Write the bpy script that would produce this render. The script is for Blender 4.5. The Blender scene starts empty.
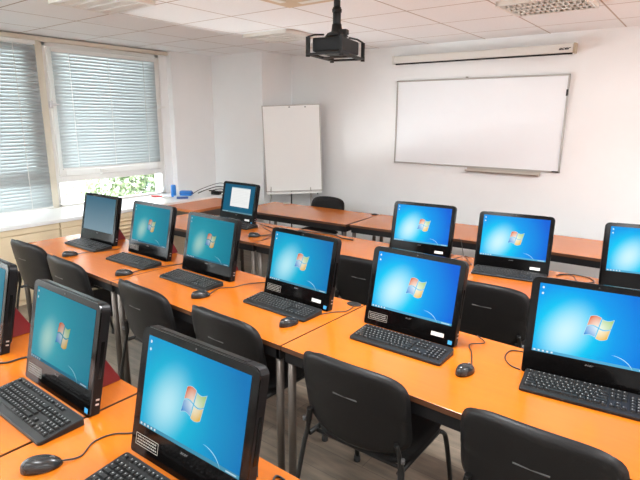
import bpy, bmesh, math, random
from mathutils import Vector, Matrix
random.seed(7)
C = bpy.context.scene.collection
PI = math.pi
R = math.radians
ZC = 2.537          # ceiling height
DZ = 0.74           # desk height
XW, YW = -5.53, 5.42

# ------------------------------------------------------------------ materials
def mat(name, col, rough=0.5, metal=0.0, spec=0.5, coat=0.0, noise=0.0, nscale=20.0, bump=0.0, stretch=None):
    m = bpy.data.materials.new(name); m.use_nodes = True
    nt = m.node_tree; b = nt.nodes['Principled BSDF']
    b.inputs['Base Color'].default_value = (*col, 1)
    b.inputs['Roughness'].default_value = rough
    b.inputs['Metallic'].default_value = metal
    b.inputs['Specular IOR Level'].default_value = spec
    b.inputs['Coat Weight'].default_value = coat
    if noise or bump:
        tc = nt.nodes.new('ShaderNodeTexCoord'); nz = nt.nodes.new('ShaderNodeTexNoise')
        nz.inputs['Scale'].default_value = nscale; nz.inputs['Detail'].default_value = 4
        src = tc.outputs['Object']
        if stretch:
            mp = nt.nodes.new('ShaderNodeMapping'); mp.inputs['Scale'].default_value = stretch
            nt.links.new(src, mp.inputs['Vector']); src = mp.outputs['Vector']
        nt.links.new(src, nz.inputs['Vector'])
        if noise:
            mx = nt.nodes.new('ShaderNodeMix'); mx.data_type = 'RGBA'
            mx.inputs['A'].default_value = (*[c*(1-noise) for c in col], 1)
            mx.inputs['B'].default_value = (*[min(1, c*(1+noise)) for c in col], 1)
            nt.links.new(nz.outputs['Fac'], mx.inputs['Factor'])
            nt.links.new(mx.outputs['Result'], b.inputs['Base Color'])
        if bump:
            bp = nt.nodes.new('ShaderNodeBump'); bp.inputs['Strength'].default_value = bump
            bp.inputs['Distance'].default_value = 0.002
            nt.links.new(nz.outputs['Fac'], bp.inputs['Height']); nt.links.new(bp.outputs['Normal'], b.inputs['Normal'])
    return m

def emit(name, col, s=1.0):
    m = bpy.data.materials.new(name); m.use_nodes = True
    nt = m.node_tree; nt.nodes.remove(nt.nodes['Principled BSDF'])
    e = nt.nodes.new('ShaderNodeEmission'); e.inputs['Color'].default_value = (*col, 1); e.inputs['Strength'].default_value = s
    nt.links.new(e.outputs[0], nt.nodes['Material Output'].inputs['Surface'])
    return m

M = {}
M['wall'] = mat('wall_paint', (.895, .895, .89), .85, noise=.03, nscale=3, bump=.05)
M['frame_white'] = mat('window_frame_paint', (.82, .81, .78), .45)
M['frame_beige'] = mat('aged_mullion_paint', (.72, .66, .54), .5, noise=.06, nscale=6)
M['sill'] = mat('sill_white', (.88, .88, .87), .35)
M['cab'] = mat('cabinet_beige_laminate', (.80, .65, .44), .5, noise=.05, nscale=8, stretch=(1, 1, 8))
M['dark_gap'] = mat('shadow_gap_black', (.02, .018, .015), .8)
M['desk'] = mat('orange_beech_laminate', (.53, .135, .007), .22, noise=.10, nscale=5, stretch=(1.2, 14, 1), spec=.75)
M['desk_edge'] = mat('desk_edging_brown', (.10, .035, .012), .5)
M['teacher'] = mat('reddish_brown_laminate', (.56, .17, .05), .32, noise=.12, nscale=5, stretch=(10, 1.5, 1))
M['apron'] = mat('desk_rail_black_paint', (.007, .007, .008), .55, spec=.3)
M['leg'] = mat('grey_brown_metal_tube', (.12, .10, .085), .35, metal=.5)
M['bezel'] = mat('glossy_black_bezel', (.003, .0028, .0028), .12, spec=.20)
M['shell'] = mat('matte_black_casing', (.0045, .0045, .005), .42, spec=.22)
M['port'] = mat('silver_port_metal', (.6, .6, .6), .3, metal=.8)
M['red'] = mat('dark_red_stand_plastic', (.16, .008, .012), .4)
M['sticker'] = mat('white_paper_label', (.85, .85, .83), .5)
M['sticker_grey'] = mat('printed_label_grey', (.34, .33, .30), .5)
M['sticker_blue'] = mat('blue_energy_sticker', (.05, .35, .70), .4)
M['logo'] = mat('silver_logo_print', (.16, .16, .16), .4)
M['kb'] = mat('keyboard_charcoal_plastic', (.011, .011, .011), .42, spec=.35)
M['key'] = mat('keycap_plastic', (.018, .018, .018), .38, spec=.35)
M['legend'] = mat('key_legend_white', (.36, .36, .35), .5)
M['mouse'] = mat('mouse_dark_plastic', (.018, .018, .018), .25)
M['cable'] = mat('black_cable_rubber', (.015, .013, .012), .5)
M['chair_shell'] = mat('chair_black_plastic', (.0085, .0078, .0078), .48, noise=.1, nscale=200, bump=.25, spec=.28)
M['chair_fabric'] = mat('chair_black_fabric', (.007, .007, .007), .9, noise=.3, nscale=300, bump=.4)
M['chair_leg'] = mat('black_painted_tube', (.010, .0095, .009), .35, spec=.4)
M['slot'] = mat('moulded_slot_edge', (.11, .11, .11), .35)
M['rubber'] = mat('rubber_foot', (.02, .02, .02), .8)
M['wb'] = mat('whiteboard_enamel', (.87, .88, .90), .22, noise=.025, nscale=2.5)
M['alu'] = mat('brushed_aluminium', (.42, .39, .36), .4, metal=.6)
M['tray'] = mat('beige_metal_tray', (.50, .44, .38), .45)
M['screen_case'] = mat('screen_case_white', (.74, .71, .66), .45)
M['screen_cap'] = mat('screen_end_cap_tan', (.46, .38, .27), .5)
M['black'] = mat('black_metal', (.006, .006, .006), .5, spec=.25)
M['flip'] = mat('flipchart_white', (.88, .88, .86), .3)
M['blue'] = mat('bright_blue_plastic', (.01, .17, .55), .35)
M['blue_dark'] = mat('dark_blue_pouch', (.01, .05, .22), .5)
M['redp'] = mat('red_plastic', (.6, .03, .03), .4)
M['ac'] = mat('cream_ceiling_unit', (.62, .48, .31), .5)
M['grommet'] = mat('grommet_black', (.01, .01, .01), .45)
M['greylump'] = mat('light_grey_plastic', (.45, .42, .38), .5)
M['lamp_white'] = mat('lamp_louvre_white', (.80, .78, .72), .35)
M['lamp_dark'] = mat('lamp_recess_dark', (.05, .045, .035), .7)
M['tube'] = emit('lamp_tube_light', (1.0, .92, .80), 6)
M['tube_off'] = mat('unlit_tube_glass', (.75, .72, .62), .3)
M['tar'] = mat('outdoor_pale_paving', (.75, .75, .72), .9, noise=.05)
M['leaf'] = mat('hedge_leaf_green', (.09, .13, .05), .6, noise=.5, nscale=6)
M['leaf2'] = mat('hedge_leaf_pale', (.20, .25, .15), .6, noise=.3, nscale=6)

def blind_mat():
    m = bpy.data.materials.new('blind_slat_enamel'); m.use_nodes = True
    nt = m.node_tree; b = nt.nodes['Principled BSDF']
    b.inputs['Base Color'].default_value = (.55, .60, .61, 1); b.inputs['Roughness'].default_value = .45
    t = nt.nodes.new('ShaderNodeBsdfTranslucent'); t.inputs['Color'].default_value = (.70, .76, .78, 1)
    mx = nt.nodes.new('ShaderNodeMixShader'); mx.inputs['Fac'].default_value = .06
    nt.links.new(b.outputs[0], mx.inputs[1]); nt.links.new(t.outputs[0], mx.inputs[2])
    nt.links.new(mx.outputs[0], nt.nodes['Material Output'].inputs['Surface'])
    return m
M['blind'] = blind_mat()

def glass_mat():
    m = bpy.data.materials.new('clear_window_glass'); m.use_nodes = True
    nt = m.node_tree; nt.nodes.remove(nt.nodes['Principled BSDF'])
    t = nt.nodes.new('ShaderNodeBsdfTransparent'); g = nt.nodes.new('ShaderNodeBsdfGlossy'); g.inputs['Roughness'].default_value = .02
    t.inputs['Color'].default_value = (.95, .97, .97, 1)
    fr = nt.nodes.new('ShaderNodeFresnel'); fr.inputs['IOR'].default_value = 1.45
    mx = nt.nodes.new('ShaderNodeMixShader')
    nt.links.new(fr.outputs[0], mx.inputs['Fac']); nt.links.new(t.outputs[0], mx.inputs[1]); nt.links.new(g.outputs[0], mx.inputs[2])
    nt.links.new(mx.outputs[0], nt.nodes['Material Output'].inputs['Surface'])
    return m
M['glass'] = glass_mat()

def math_node(nt, op, a, b=None, c=None):
    n = nt.nodes.new('ShaderNodeMath'); n.operation = op
    for i, v in enumerate((a, b, c)):
        if v is None: continue
        if isinstance(v, (int, float)): n.inputs[i].default_value = v
        else: nt.links.new(v, n.inputs[i])
    return n.outputs[0]

def ceiling_mat():
    m = bpy.data.materials.new('ceiling_tile_grid'); m.use_nodes = True
    nt = m.node_tree; b = nt.nodes['Principled BSDF']; b.inputs['Roughness'].default_value = .9
    tc = nt.nodes.new('ShaderNodeTexCoord'); sp = nt.nodes.new('ShaderNodeSeparateXYZ')
    nt.links.new(tc.outputs['Object'], sp.inputs[0])
    T = .625
    def dist(o, off):
        f = math_node(nt, 'FRACT', math_node(nt, 'DIVIDE', math_node(nt, 'SUBTRACT', o, off), T))
        return math_node(nt, 'MULTIPLY', math_node(nt, 'MINIMUM', f, math_node(nt, 'SUBTRACT', 1.0, f)), T)
    dx = dist(sp.outputs[0], -4.511 - 10*T); dy = dist(sp.outputs[1], 2.468 - 20*T)
    d = math_node(nt, 'MINIMUM', dx, dy)
    line = math_node(nt, 'LESS_THAN', d, .0065)
    nz = nt.nodes.new('ShaderNodeTexNoise'); nz.inputs['Scale'].default_value = 60; nz.inputs['Detail'].default_value = 5
    nt.links.new(tc.outputs['Object'], nz.inputs['Vector'])
    tile = nt.nodes.new('ShaderNodeMix'); tile.data_type = 'RGBA'
    tile.inputs['A'].default_value = (.82, .83, .83, 1); tile.inputs['B'].default_value = (.90, .91, .91, 1)
    nt.links.new(nz.outputs['Fac'], tile.inputs['Factor'])
    mx = nt.nodes.new('ShaderNodeMix'); mx.data_type = 'RGBA'; mx.inputs['B'].default_value = (.46, .38, .32, 1)
    nt.links.new(tile.outputs['Result'], mx.inputs['A']); nt.links.new(line, mx.inputs['Factor'])
    nt.links.new(mx.outputs['Result'], b.inputs['Base Color'])
    return m
M['ceiling'] = ceiling_mat()

def floor_mat():
    m = bpy.data.materials.new('grey_wood_vinyl'); m.use_nodes = True
    nt = m.node_tree; b = nt.nodes['Principled BSDF']; b.inputs['Roughness'].default_value = .38
    tc = nt.nodes.new('ShaderNodeTexCoord')
    br = nt.nodes.new('ShaderNodeTexBrick'); br.inputs['Scale'].default_value = 1
    br.inputs['Brick Width'].default_value = 1.2; br.inputs['Row Height'].default_value = .15
    br.inputs['Mortar Size'].default_value = .0015
    br.inputs['Color1'].default_value = (.235, .195, .150, 1); br.inputs['Color2'].default_value = (.165, .135, .105, 1)
    br.inputs['Mortar'].default_value = (.09, .075, .06, 1)
    nz = nt.nodes.new('ShaderNodeTexNoise'); nz.inputs['Scale'].default_value = 4; nz.inputs['Detail'].default_value = 6
    mp = nt.nodes.new('ShaderNodeMapping'); mp.inputs['Scale'].default_value = (1.2, 6, 1)
    nt.links.new(tc.outputs['Object'], mp.inputs['Vector']); nt.links.new(mp.outputs[0], nz.inputs['Vector'])
    nt.links.new(tc.outputs['Object'], br.inputs['Vector'])
    mx = nt.nodes.new('ShaderNodeMix'); mx.data_type = 'RGBA'; mx.blend_type = 'MULTIPLY'; mx.inputs['Factor'].default_value = .7
    rp = nt.nodes.new('ShaderNodeValToRGB'); rp.color_ramp.elements[0].position = .3; rp.color_ramp.elements[0].color = (.5, .5, .5, 1)
    rp.color_ramp.elements[1].position = .7; rp.color_ramp.elements[1].color = (1.35, 1.3, 1.25, 1)
    nt.links.new(nz.outputs['Fac'], rp.inputs[0])
    nt.links.new(br.outputs['Color'], mx.inputs['A']); nt.links.new(rp.outputs[0], mx.inputs['B'])
    nt.links.new(mx.outputs['Result'], b.inputs['Base Color'])
    return m
M['floor'] = floor_mat()

def wallpaper(name, stops, strength, blob=(.27, .36), glow=(.86, .96, 1.0), glowr=.25):
    """what the display shows: a pale glow low on the left in a blue field; UV driven"""
    m = bpy.data.materials.new(name); m.use_nodes = True
    nt = m.node_tree; b = nt.nodes['Principled BSDF']
    b.inputs['Base Color'].default_value = (.006, .006, .006, 1); b.inputs['Roughness'].default_value = .3; b.inputs['Specular IOR Level'].default_value = .02
    tc = nt.nodes.new('ShaderNodeTexCoord'); sp = nt.nodes.new('ShaderNodeSeparateXYZ'); nt.links.new(tc.outputs['UV'], sp.inputs[0])
    u, v = sp.outputs[0], sp.outputs[1]
    du = math_node(nt, 'SUBTRACT', u, blob[0]); dv = math_node(nt, 'SUBTRACT', v, blob[1])
    # field
    d = math_node(nt, 'SQRT', math_node(nt, 'ADD', math_node(nt, 'POWER', math_node(nt, 'MULTIPLY', du, 1.0), 2), math_node(nt, 'POWER', math_node(nt, 'MULTIPLY', dv, .62), 2)))
    cr = nt.nodes.new('ShaderNodeValToRGB'); nt.links.new(d, cr.inputs[0])
    el = cr.color_ramp.elements
    while len(el) < len(stops): el.new(.5)
    for e, (p, c) in zip(el, stops): e.position = p; e.color = (*c, 1)
    # pale glow, leaning ellipse
    a1 = math_node(nt, 'ADD', math_node(nt, 'MULTIPLY', du, .90), math_node(nt, 'MULTIPLY', dv, -.30))
    a2 = math_node(nt, 'ADD', math_node(nt, 'MULTIPLY', du, .45), math_node(nt, 'MULTIPLY', dv, .62))
    g = math_node(nt, 'SQRT', math_node(nt, 'ADD', math_node(nt, 'POWER', a1, 2), math_node(nt, 'POWER', math_node(nt, 'MULTIPLY', a2, .62), 2)))
    gr = nt.nodes.new('ShaderNodeMapRange'); gr.interpolation_type = 'SMOOTHSTEP'
    gr.inputs['From Min'].default_value = .0; gr.inputs['From Max'].default_value = glowr
    gr.inputs['To Min'].default_value = .68; gr.inputs['To Max'].default_value = 0
    nt.links.new(g, gr.inputs['Value'])
    mx = nt.nodes.new('ShaderNodeMix'); mx.data_type = 'RGBA'; mx.inputs['B'].default_value = (*glow, 1)
    nt.links.new(gr.outputs[0], mx.inputs['Factor']); nt.links.new(cr.outputs[0], mx.inputs['A'])
    nt.links.new(mx.outputs['Result'], b.inputs['Emission Color']); b.inputs['Emission Strength'].default_value = strength * .70
    return m

def plain_display(name, top, bottom, strength):
    m = bpy.data.materials.new(name); m.use_nodes = True
    nt = m.node_tree; b = nt.nodes['Principled BSDF']
    b.inputs['Base Color'].default_value = (.006, .006, .006, 1); b.inputs['Roughness'].default_value = .3; b.inputs['Specular IOR Level'].default_value = .02
    tc = nt.nodes.new('ShaderNodeTexCoord'); sp = nt.nodes.new('ShaderNodeSeparateXYZ'); nt.links.new(tc.outputs['UV'], sp.inputs[0])
    mx = nt.nodes.new('ShaderNodeMix'); mx.data_type = 'RGBA'; mx.inputs['A'].default_value = (*bottom, 1); mx.inputs['B'].default_value = (*top, 1)
    nt.links.new(sp.outputs[1], mx.inputs['Factor']); nt.links.new(mx.outputs['Result'], b.inputs['Emission Color'])
    b.inputs['Emission Strength'].default_value = strength * .66
    return m

WP = {
 'bright': wallpaper('display_blue_wallpaper', [(0, (.04, .74, .93)), (.20, (.0, .60, .90)), (.40, (.0, .33, .84)), (.75, (.0, .12, .68))], 1.0),
 'cyan': wallpaper('display_wallpaper_offaxis_cyan', [(0, (.02, .58, .74)), (.2, (.0, .46, .68)), (.45, (.0, .29, .58)), (.75, (.0, .17, .46))], 1.0, glow=(.62, .86, .92)),  # same blue wallpaper, milder off-axis dimming painted in as a cyan tint
 'teal': wallpaper('display_wallpaper_offaxis_teal', [(0, (.06, .42, .46)), (.2, (.01, .29, .37)), (.45, (.0, .22, .31)), (.75, (.0, .17, .26))], 1.0, glow=(.42, .58, .50), glowr=.18),  # oblique-view dimming of the blue wallpaper painted in as a teal tint
 'blank': plain_display('display_blank_grey_blue', (.035, .13, .20), (.20, .30, .36), 1.0),
 'doc': plain_display('display_dark_teal', (.005, .10, .19), (.005, .11, .20), 1.0),
}
def overlay_mat(name, k):
    m = bpy.data.materials.new(name); m.use_nodes = True
    nt = m.node_tree; nt.nodes.remove(nt.nodes['Principled BSDF'])
    e = nt.nodes.new('ShaderNodeEmission'); a = nt.nodes.new('ShaderNodeVertexColor'); a.layer_name = 'Col'
    e.inputs['Strength'].default_value = k * .68
    nt.links.new(a.outputs[0], e.inputs[0]); nt.links.new(e.outputs[0], nt.nodes['Material Output'].inputs['Surface'])
    return m
OV = {'bright': overlay_mat('display_emblem', 1.0), 'cyan': overlay_mat('display_emblem_mid', .85), 'teal': overlay_mat('display_emblem_dim', .62),
      'blank': overlay_mat('display_marks_faint', .4), 'doc': overlay_mat('display_page', 1.0)}

# ------------------------------------------------------------------ mesh helpers
def box(bm, c, s, rot=None, mi=0, bev=0.0):
    vs = []
    for x in (-.5, .5):
        for y in (-.5, .5):
            for z in (-.5, .5):
                p = Vector((x*s[0], y*s[1], z*s[2]))
                if rot: p = rot @ p
                vs.append(bm.verts.new(p + Vector(c)))
    F = [(0, 1, 3, 2), (4, 6, 7, 5), (0, 4, 5, 1), (2, 3, 7, 6), (0, 2, 6, 4), (1, 5, 7, 3)]
    fs = [bm.faces.new([vs[i] for i in f]) for f in F]
    for f in fs: f.material_index = mi
    if bev > 0:
        es = list({e for f in fs for e in f.edges})
        r = bmesh.ops.bevel(bm, geom=es, offset=bev, segments=2, affect='EDGES', profile=.6)
        for f in r['faces']: f.material_index = mi
    return fs

def bx(bm, x0, x1, y0, y1, z0, z1, mi=0, bev=0.0):
    return box(bm, ((x0+x1)/2, (y0+y1)/2, (z0+z1)/2), (x1-x0, y1-y0, z1-z0), None, mi, bev)

def smooth_path(pts, n=6):
    P = [Vector(p) for p in pts]
    if len(P) < 3: return P
    out = []
    for i in range(len(P)-1):
        p0 = P[max(i-1, 0)]; p1 = P[i]; p2 = P[i+1]; p3 = P[min(i+2, len(P)-1)]
        for k in range(n):
            t = k/n
            out.append(.5*((2*p1) + (p2-p0)*t + (2*p0-5*p1+4*p2-p3)*t*t + (3*p1-p0-3*p2+p3)*t**3))
    out.append(P[-1]); return out

def tube(bm, pts, r, seg=8, mi=0, ry=None, taper=None):
    P = [Vector(p) for p in pts]; rings = []
    up = Vector((0, 0, 1))
    for i, p in enumerate(P):
        t = (P[min(i+1, len(P)-1)] - P[max(i-1, 0)])
        t = t.normalized() if t.length > 1e-9 else Vector((1, 0, 0))
        a = t.cross(up)
        if a.length < .05: a = Vector((1, 0, 0)) - t*t.x
        a.normalize(); b = a.cross(t).normalized()
        rr = r if taper is None else r*(1+(taper-1)*i/(len(P)-1))
        rings.append([bm.verts.new(p + a*math.cos(2*PI*k/seg)*rr + b*math.sin(2*PI*k/seg)*((ry or rr))) for k in range(seg)])
    for i in range(len(rings)-1):
        for k in range(seg):
            f = bm.faces.new((rings[i][k], rings[i][(k+1) % seg], rings[i+1][(k+1) % seg], rings[i+1][k])); f.material_index = mi; f.smooth = True
    for rg, rev in ((rings[0], False), (rings[-1], True)):
        f = bm.faces.new(rg[::-1] if rev else rg); f.material_index = mi

def lathe(bm, prof, seg=20, c=(0, 0, 0), mi=0, smooth=True):
    rings = []
    for r, z in prof:
        rings.append([bm.verts.new((c[0]+r*math.cos(2*PI*k/seg), c[1]+r*math.sin(2*PI*k/seg), c[2]+z)) for k in range(seg)])
    for i in range(len(rings)-1):
        for k in range(seg):
            f = bm.faces.new((rings[i][k], rings[i][(k+1) % seg], rings[i+1][(k+1) % seg], rings[i+1][k])); f.smooth = smooth; f.material_index = mi
    bm.faces.new(rings[0][::-1]).material_index = mi; bm.faces.new(rings[-1]).material_index = mi

def prism(bm, outline, axis_vec, mi=0, bev=0):
    """outline: list of 3D points, extruded by a vector"""
    a = [bm.verts.new(Vector(p)) for p in outline]; b = [bm.verts.new(Vector(p)+Vector(axis_vec)) for p in outline]
    n = len(a); fs = [bm.faces.new(a), bm.faces.new(b[::-1])]
    for i in range(n): fs.append(bm.faces.new((a[i], b[i], b[(i+1) % n], a[(i+1) % n])))
    for f in fs: f.material_index = mi
    if bev:
        es = [e for e in fs[0].edges] + [e for e in fs[1].edges]
        bmesh.ops.bevel(bm, geom=es, offset=bev, segments=2, affect='EDGES', profile=.6)
    return fs

def rrect(w0, w1, h0, h1, rt, rb, n=5):
    pts = []
    for cx, cy, r, a0 in ((w1-rb, h0+rb, rb, -90), (w1-rt, h1-rt, rt, 0), (w0+rt, h1-rt, rt, 90), (w0+rb, h0+rb, rb, 180)):
        for k in range(n+1):
            a = R(a0 + 90*k/n); pts.append((cx+r*math.cos(a), cy+r*math.sin(a)))
    return pts

def pillow(bm, W, H, th, f, n=5, seg=14, mi=0, mi2=None, flat=0.0):
    """superellipse cushion / shell; f(s,t) -> centre point, normal"""
    top, bot = {}, {}
    for i in range(seg+1):
        for j in range(seg+1):
            s, t = -1+2*i/seg, -1+2*j/seg
            r = max(abs(s), abs(t)); k = 1 if r < 1e-6 else r/((abs(s)**n+abs(t)**n)**(1/n))
            ss, tt = s*k, t*k
            p, nr = f(ss*W/2, tt*H/2)
            e = (1-r**6); e = max(e, 0)**.5 * (1-flat) + (flat if r < .999 else 0)
            if r > .999:
                v = bm.verts.new(p); top[i, j] = v; bot[i, j] = v
            else:
                top[i, j] = bm.verts.new(p + nr*th/2*e); bot[i, j] = bm.verts.new(p - nr*th/2*e)
    for i in range(seg):
        for j in range(seg):
            for D, rev, m_ in ((top, False, mi), (bot, True, mi if mi2 is None else mi2)):
                q = [D[i, j], D[i+1, j], D[i+1, j+1], D[i, j+1]]
                try:
                    fc = bm.faces.new(q[::-1] if rev else q); fc.smooth = True; fc.material_index = m_
                except ValueError: pass

def mesh_of(name, bm, mats, smooth_angle=None):
    bmesh.ops.recalc_face_normals(bm, faces=bm.faces[:])
    me = bpy.data.meshes.new(name); bm.to_mesh(me); bm.free()
    for m in (mats if isinstance(mats, (list, tuple)) else [mats]): me.materials.append(m)
    return me

def obj(name, bm, mats, parent=None, loc=None, rotz=0, me=None):
    if me is None: me = mesh_of(name, bm, mats)
    o = bpy.data.objects.new(name, me); C.objects.link(o)
    if parent: o.parent = parent
    if loc is not None: o.location = loc
    o.rotation_euler = (0, 0, rotz)
    return o

def thing(name, label, cat, loc=(0, 0, 0), rotz=0, group=None):
    o = bpy.data.objects.new(name, None); C.objects.link(o); o.empty_display_size = .05
    o.location = loc; o.rotation_euler = (0, 0, rotz); o['label'] = label; o['category'] = cat
    if group: o['group'] = group
    return o

def tag(o, label, cat, group=None):
    o['label'] = label; o['category'] = cat
    if group: o['group'] = group
    return o

def struct(name, bm, mats, parent=None):
    o = obj(name, bm, mats, parent)
    if not parent: o['kind'] = 'structure'
    return o

def new(): return bmesh.new()

def dup(root, loc, rotz, label, group=None):
    r = root.copy(); C.objects.link(r); r.location = loc; r.rotation_euler = (0, 0, rotz); r['label'] = label
    if group: r['group'] = group
    def rec(src, dst):
        for ch in list(src.children):
            if ch.get('own'): continue
            c = ch.copy(); C.objects.link(c); c.parent = dst; rec(ch, c)
    rec(root, r)
    return r

# ------------------------------------------------------------------ room shell
X1, Y0 = 2.6, -3.0
bm = new(); bx(bm, -6.0, X1+.1, Y0-.1, YW+.1, -.1, 0); struct('floor', bm, M['floor'])
bm = new(); bx(bm, -6.0, X1+.1, Y0-.1, YW+.1, ZC, ZC+.1); struct('ceiling', bm, M['ceiling'])
bm = new(); bx(bm, -6.0, X1+.1, YW, YW+.15, 0, ZC); struct('wall_front', bm, M['wall'])
bm = new(); bx(bm, -6.0, X1+.1, Y0-.15, Y0, 0, ZC); struct('wall_back', bm, M['wall'])
bm = new(); bx(bm, X1, X1+.15, Y0, YW, 0, ZC); struct('wall_right', bm, M['wall'])
XG = -5.66        # window plane
bm = new()
bx(bm, -5.80, XG+.02, Y0, 4.20, 0, .735)             # parapet under the windows
bx(bm, -5.80, XG+.02, Y0, 4.20, 2.50, ZC)            # head
bx(bm, -5.85, XG+.04, 4.085, 4.20, 0, ZC)
bx(bm, -5.85, XW, 4.20, YW, 0, ZC)                   # solid wall after the windows
bx(bm, -5.80, XG+.02, Y0, -2.6, .735, 2.50)
struct('wall_left', bm, M['wall'])
bm = new(); bx(bm, XW, -4.605, 4.855, YW, 0, ZC); struct('wall_corner_pillar', bm, M['wall'])
bm = new(); bx(bm, -4.6, X1, YW-.012, YW, 0, .07); struct('baseboard_front', bm, M['screen_case'])

# windows -----------------------------------------------------------
def window(n, y0, y1, yt, fm, lower=True):
    """outer frame, transom, sash; the lower light is fixed"""
    b = new()
    zt, zb = 2.495, .765
    x0, x1 = XG-.05, XG+.03
    bx(b, x0, x1, y0, y0+.05, zb, zt); bx(b, x0, x1, y1-.05, y1, zb, zt)
    bx(b, x0, x1, y0, y1, zt-.05, zt); bx(b, x0, x1, y0, y1, zb, zb+.025)
    bx(b, x0, x1+.005, y0+.05, y1-.05, 1.035, 1.10)   # transom
    f = obj('window_%d' % n, b, fm); f['kind'] = 'structure'
    b = new()
    ys0, ys1, zs0, zs1 = y0+.055, y1-.055, 1.105, zt-.055
    xs0, xs1 = XG-.02, XG+.055
    bx(b, xs0, xs1, ys0, ys0+.065, zs0, zs1, bev=.004); bx(b, xs0, xs1, ys1-.065, ys1, zs0, zs1, bev=.004)
    bx(b, xs0, xs1, ys0+.065, ys1-.065, zs1-.06, zs1, bev=.004); bx(b, xs0, xs1, ys0+.065, ys1-.065, zs0, zs0+.065, bev=.004)
    obj('sash', b, fm, f)
    b = new(); bx(b, XG-.002, XG+.002, ys0+.06, ys1-.06, zs0+.06, zs1-.06); bx(b, XG-.002, XG+.002, y0+.045, y1-.045, zb+.02, 1.04)
    obj('pane', b, M['glass'], f)
    return f
w1 = window(1, 2.665, 4.085, 0, M['frame_white'])
w2 = window(2, .92, 2.60, 0, M['frame_white'])
w3 = window(3, -.85, .86, 0, M['frame_white'])
w4 = window(4, -2.6, -.91, 0, M['frame_white'])
bm = new(); bx(bm, XG-.06, XG+.052, 2.60, 2.675, .765, 2.50, bev=.004); bx(bm, XG-.06, XG+.035, .86, .92, .765, 2.5); bx(bm, XG-.06, XG+.035, -.91, -.85, .765, 2.5)
struct('trim_2', bm, M['frame_beige'])
bm = new(); bx(bm, XG-.03, XG+.09, -2.6, 4.19, 2.485, 2.525, bev=.004); struct('trim_3', bm, M['frame_beige'])
def handle(parent, y, z, mats, along_y=True):
    b = new(); bx(b, XG+.055, XG+.07, y-.018, y+.018, z-.035, z+.035, bev=.004)
    if along_y: bx(b, XG+.07, XG+.088, y-.01, y+.075, z-.012, z+.012, bev=.004)
    else: bx(b, XG+.07, XG+.088, y-.012, y+.012, z-.06, z+.01, bev=.004)
    obj('window_handle', b, mats, parent)
handle(w1, 4.03, 1.86, M['frame_white']); handle(w1, 2.70, 1.86, M['port'])
handle(w1, 3.20, 1.125, M['frame_white'])

# white window board and beige under-window cabinets
XF = -4.95
bm = new(); bx(bm, XG+.03, XF, .30, 4.195, .735, .77, bev=.004); bx(bm, XW+.002, XF, 4.195, 4.85, .735, .77, bev=.004)
struct('trim_1', bm, M['sill'])
CY = [(.32, 1.30, 'door'), (1.31, 2.345, 'door'), (2.355, 2.84, 'door'), (2.85, 3.50, 'louvre'), (3.51, 4.18, 'door')]
clab = ['beige cabinet under the left window, nearest the camera', 'beige cabinet beside the blank screened computer, below the left blind',
        'beige cabinet behind the blank screened computer', 'beige cabinet with louvred grille below the right window', 'beige cabinet under the sill behind the brown table']
for (a, b_, kind), lb in zip(CY, clab):
    t = thing('window_cabinet', lb, 'cabinet', (XF-.3, (a+b_)/2, 0), 0, 'cabinets below the windows')
    h = (b_-a)/2
    bm = new(); bx(bm, -.10, .265, -h, h, 0, .733); bx(bm, .265, .288, -h, h, .682, .733)
    obj('carcass', bm, M['cab'], t)
    if kind == 'door':
        bm = new(); bx(bm, .266, .286, -h+.004, h-.004, .06, .672, bev=.002); obj('door', bm, M['cab'], t)
    else:
        bm = new()
        for k in range(14): box(bm, (.272, 0, .65-k*.042), (.03, 2*h-.02, .012), Matrix.Rotation(R(35), 3, 'Y'))
        bx(bm, .264, .286, -h+.002, -h+.012, .04, .67); bx(bm, .264, .286, h-.012, h-.002, .04, .67)
        obj('louvre_grille', bm, M['cab'], t)

# blinds --------------------------------------------------------------
def blind(label, x, y0, y1, ztop, zbot, dense=None):
    t = thing('venetian_blind', label, 'blind', (x, (y0+y1)/2, zbot), 0, 'venetian blinds')
    h = (y1-y0)/2; H = ztop-zbot
    bm = new(); bx(bm, -.018, .018, -h, h, H-.035, H, bev=.003); obj('headrail', bm, M['frame_white'], t)
    bm = new(); z = .03; rot = Matrix.Rotation(R(65), 3, 'Y')
    while z < H-.028:
        nseg = 4; w = .040
        prev = None
        for k in range(nseg+1):
            a = -1+2*k/nseg
            p = rot @ Vector((a*w/2, 0, .004*(1-a*a)))
            cur = (bm.verts.new((p.x, -h+.004, p.z+z)), bm.verts.new((p.x, h-.004, p.z+z)))
            if prev:
                f = bm.faces.new((prev[0], prev[1], cur[1], cur[0])); f.smooth = True
            prev = cur
        z += .034
    me = bpy.data.meshes.new('slats'); bm.to_mesh(me); bm.free(); me.materials.append(M['blind'])
    o = bpy.data.objects.new('slats', me); C.objects.link(o); o.parent = t
    md = o.modifiers.new('thick', 'SOLIDIFY'); md.thickness = .0006
    bm = new(); bx(bm, -.012, .012, -h, h, 0, .018, bev=.002); obj('bottom_rail', bm, M['frame_white'], t)
    for f in (-.72, 0, .72):
        bm = new(); bx(bm, .0235, .0250, f*h-.0035, f*h+.0035, .015, H-.03); obj('ladder_cord', bm, M['sticker'], t)
    return t
blind('white venetian blind on the right window, ending above the clear pane', XG+.085, 2.74, 3.985, 2.425, 1.175)
blind('long white venetian blind over the left window, reaching the sill', XG+.10, 1.0, 2.585, 2.475, .785)

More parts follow.
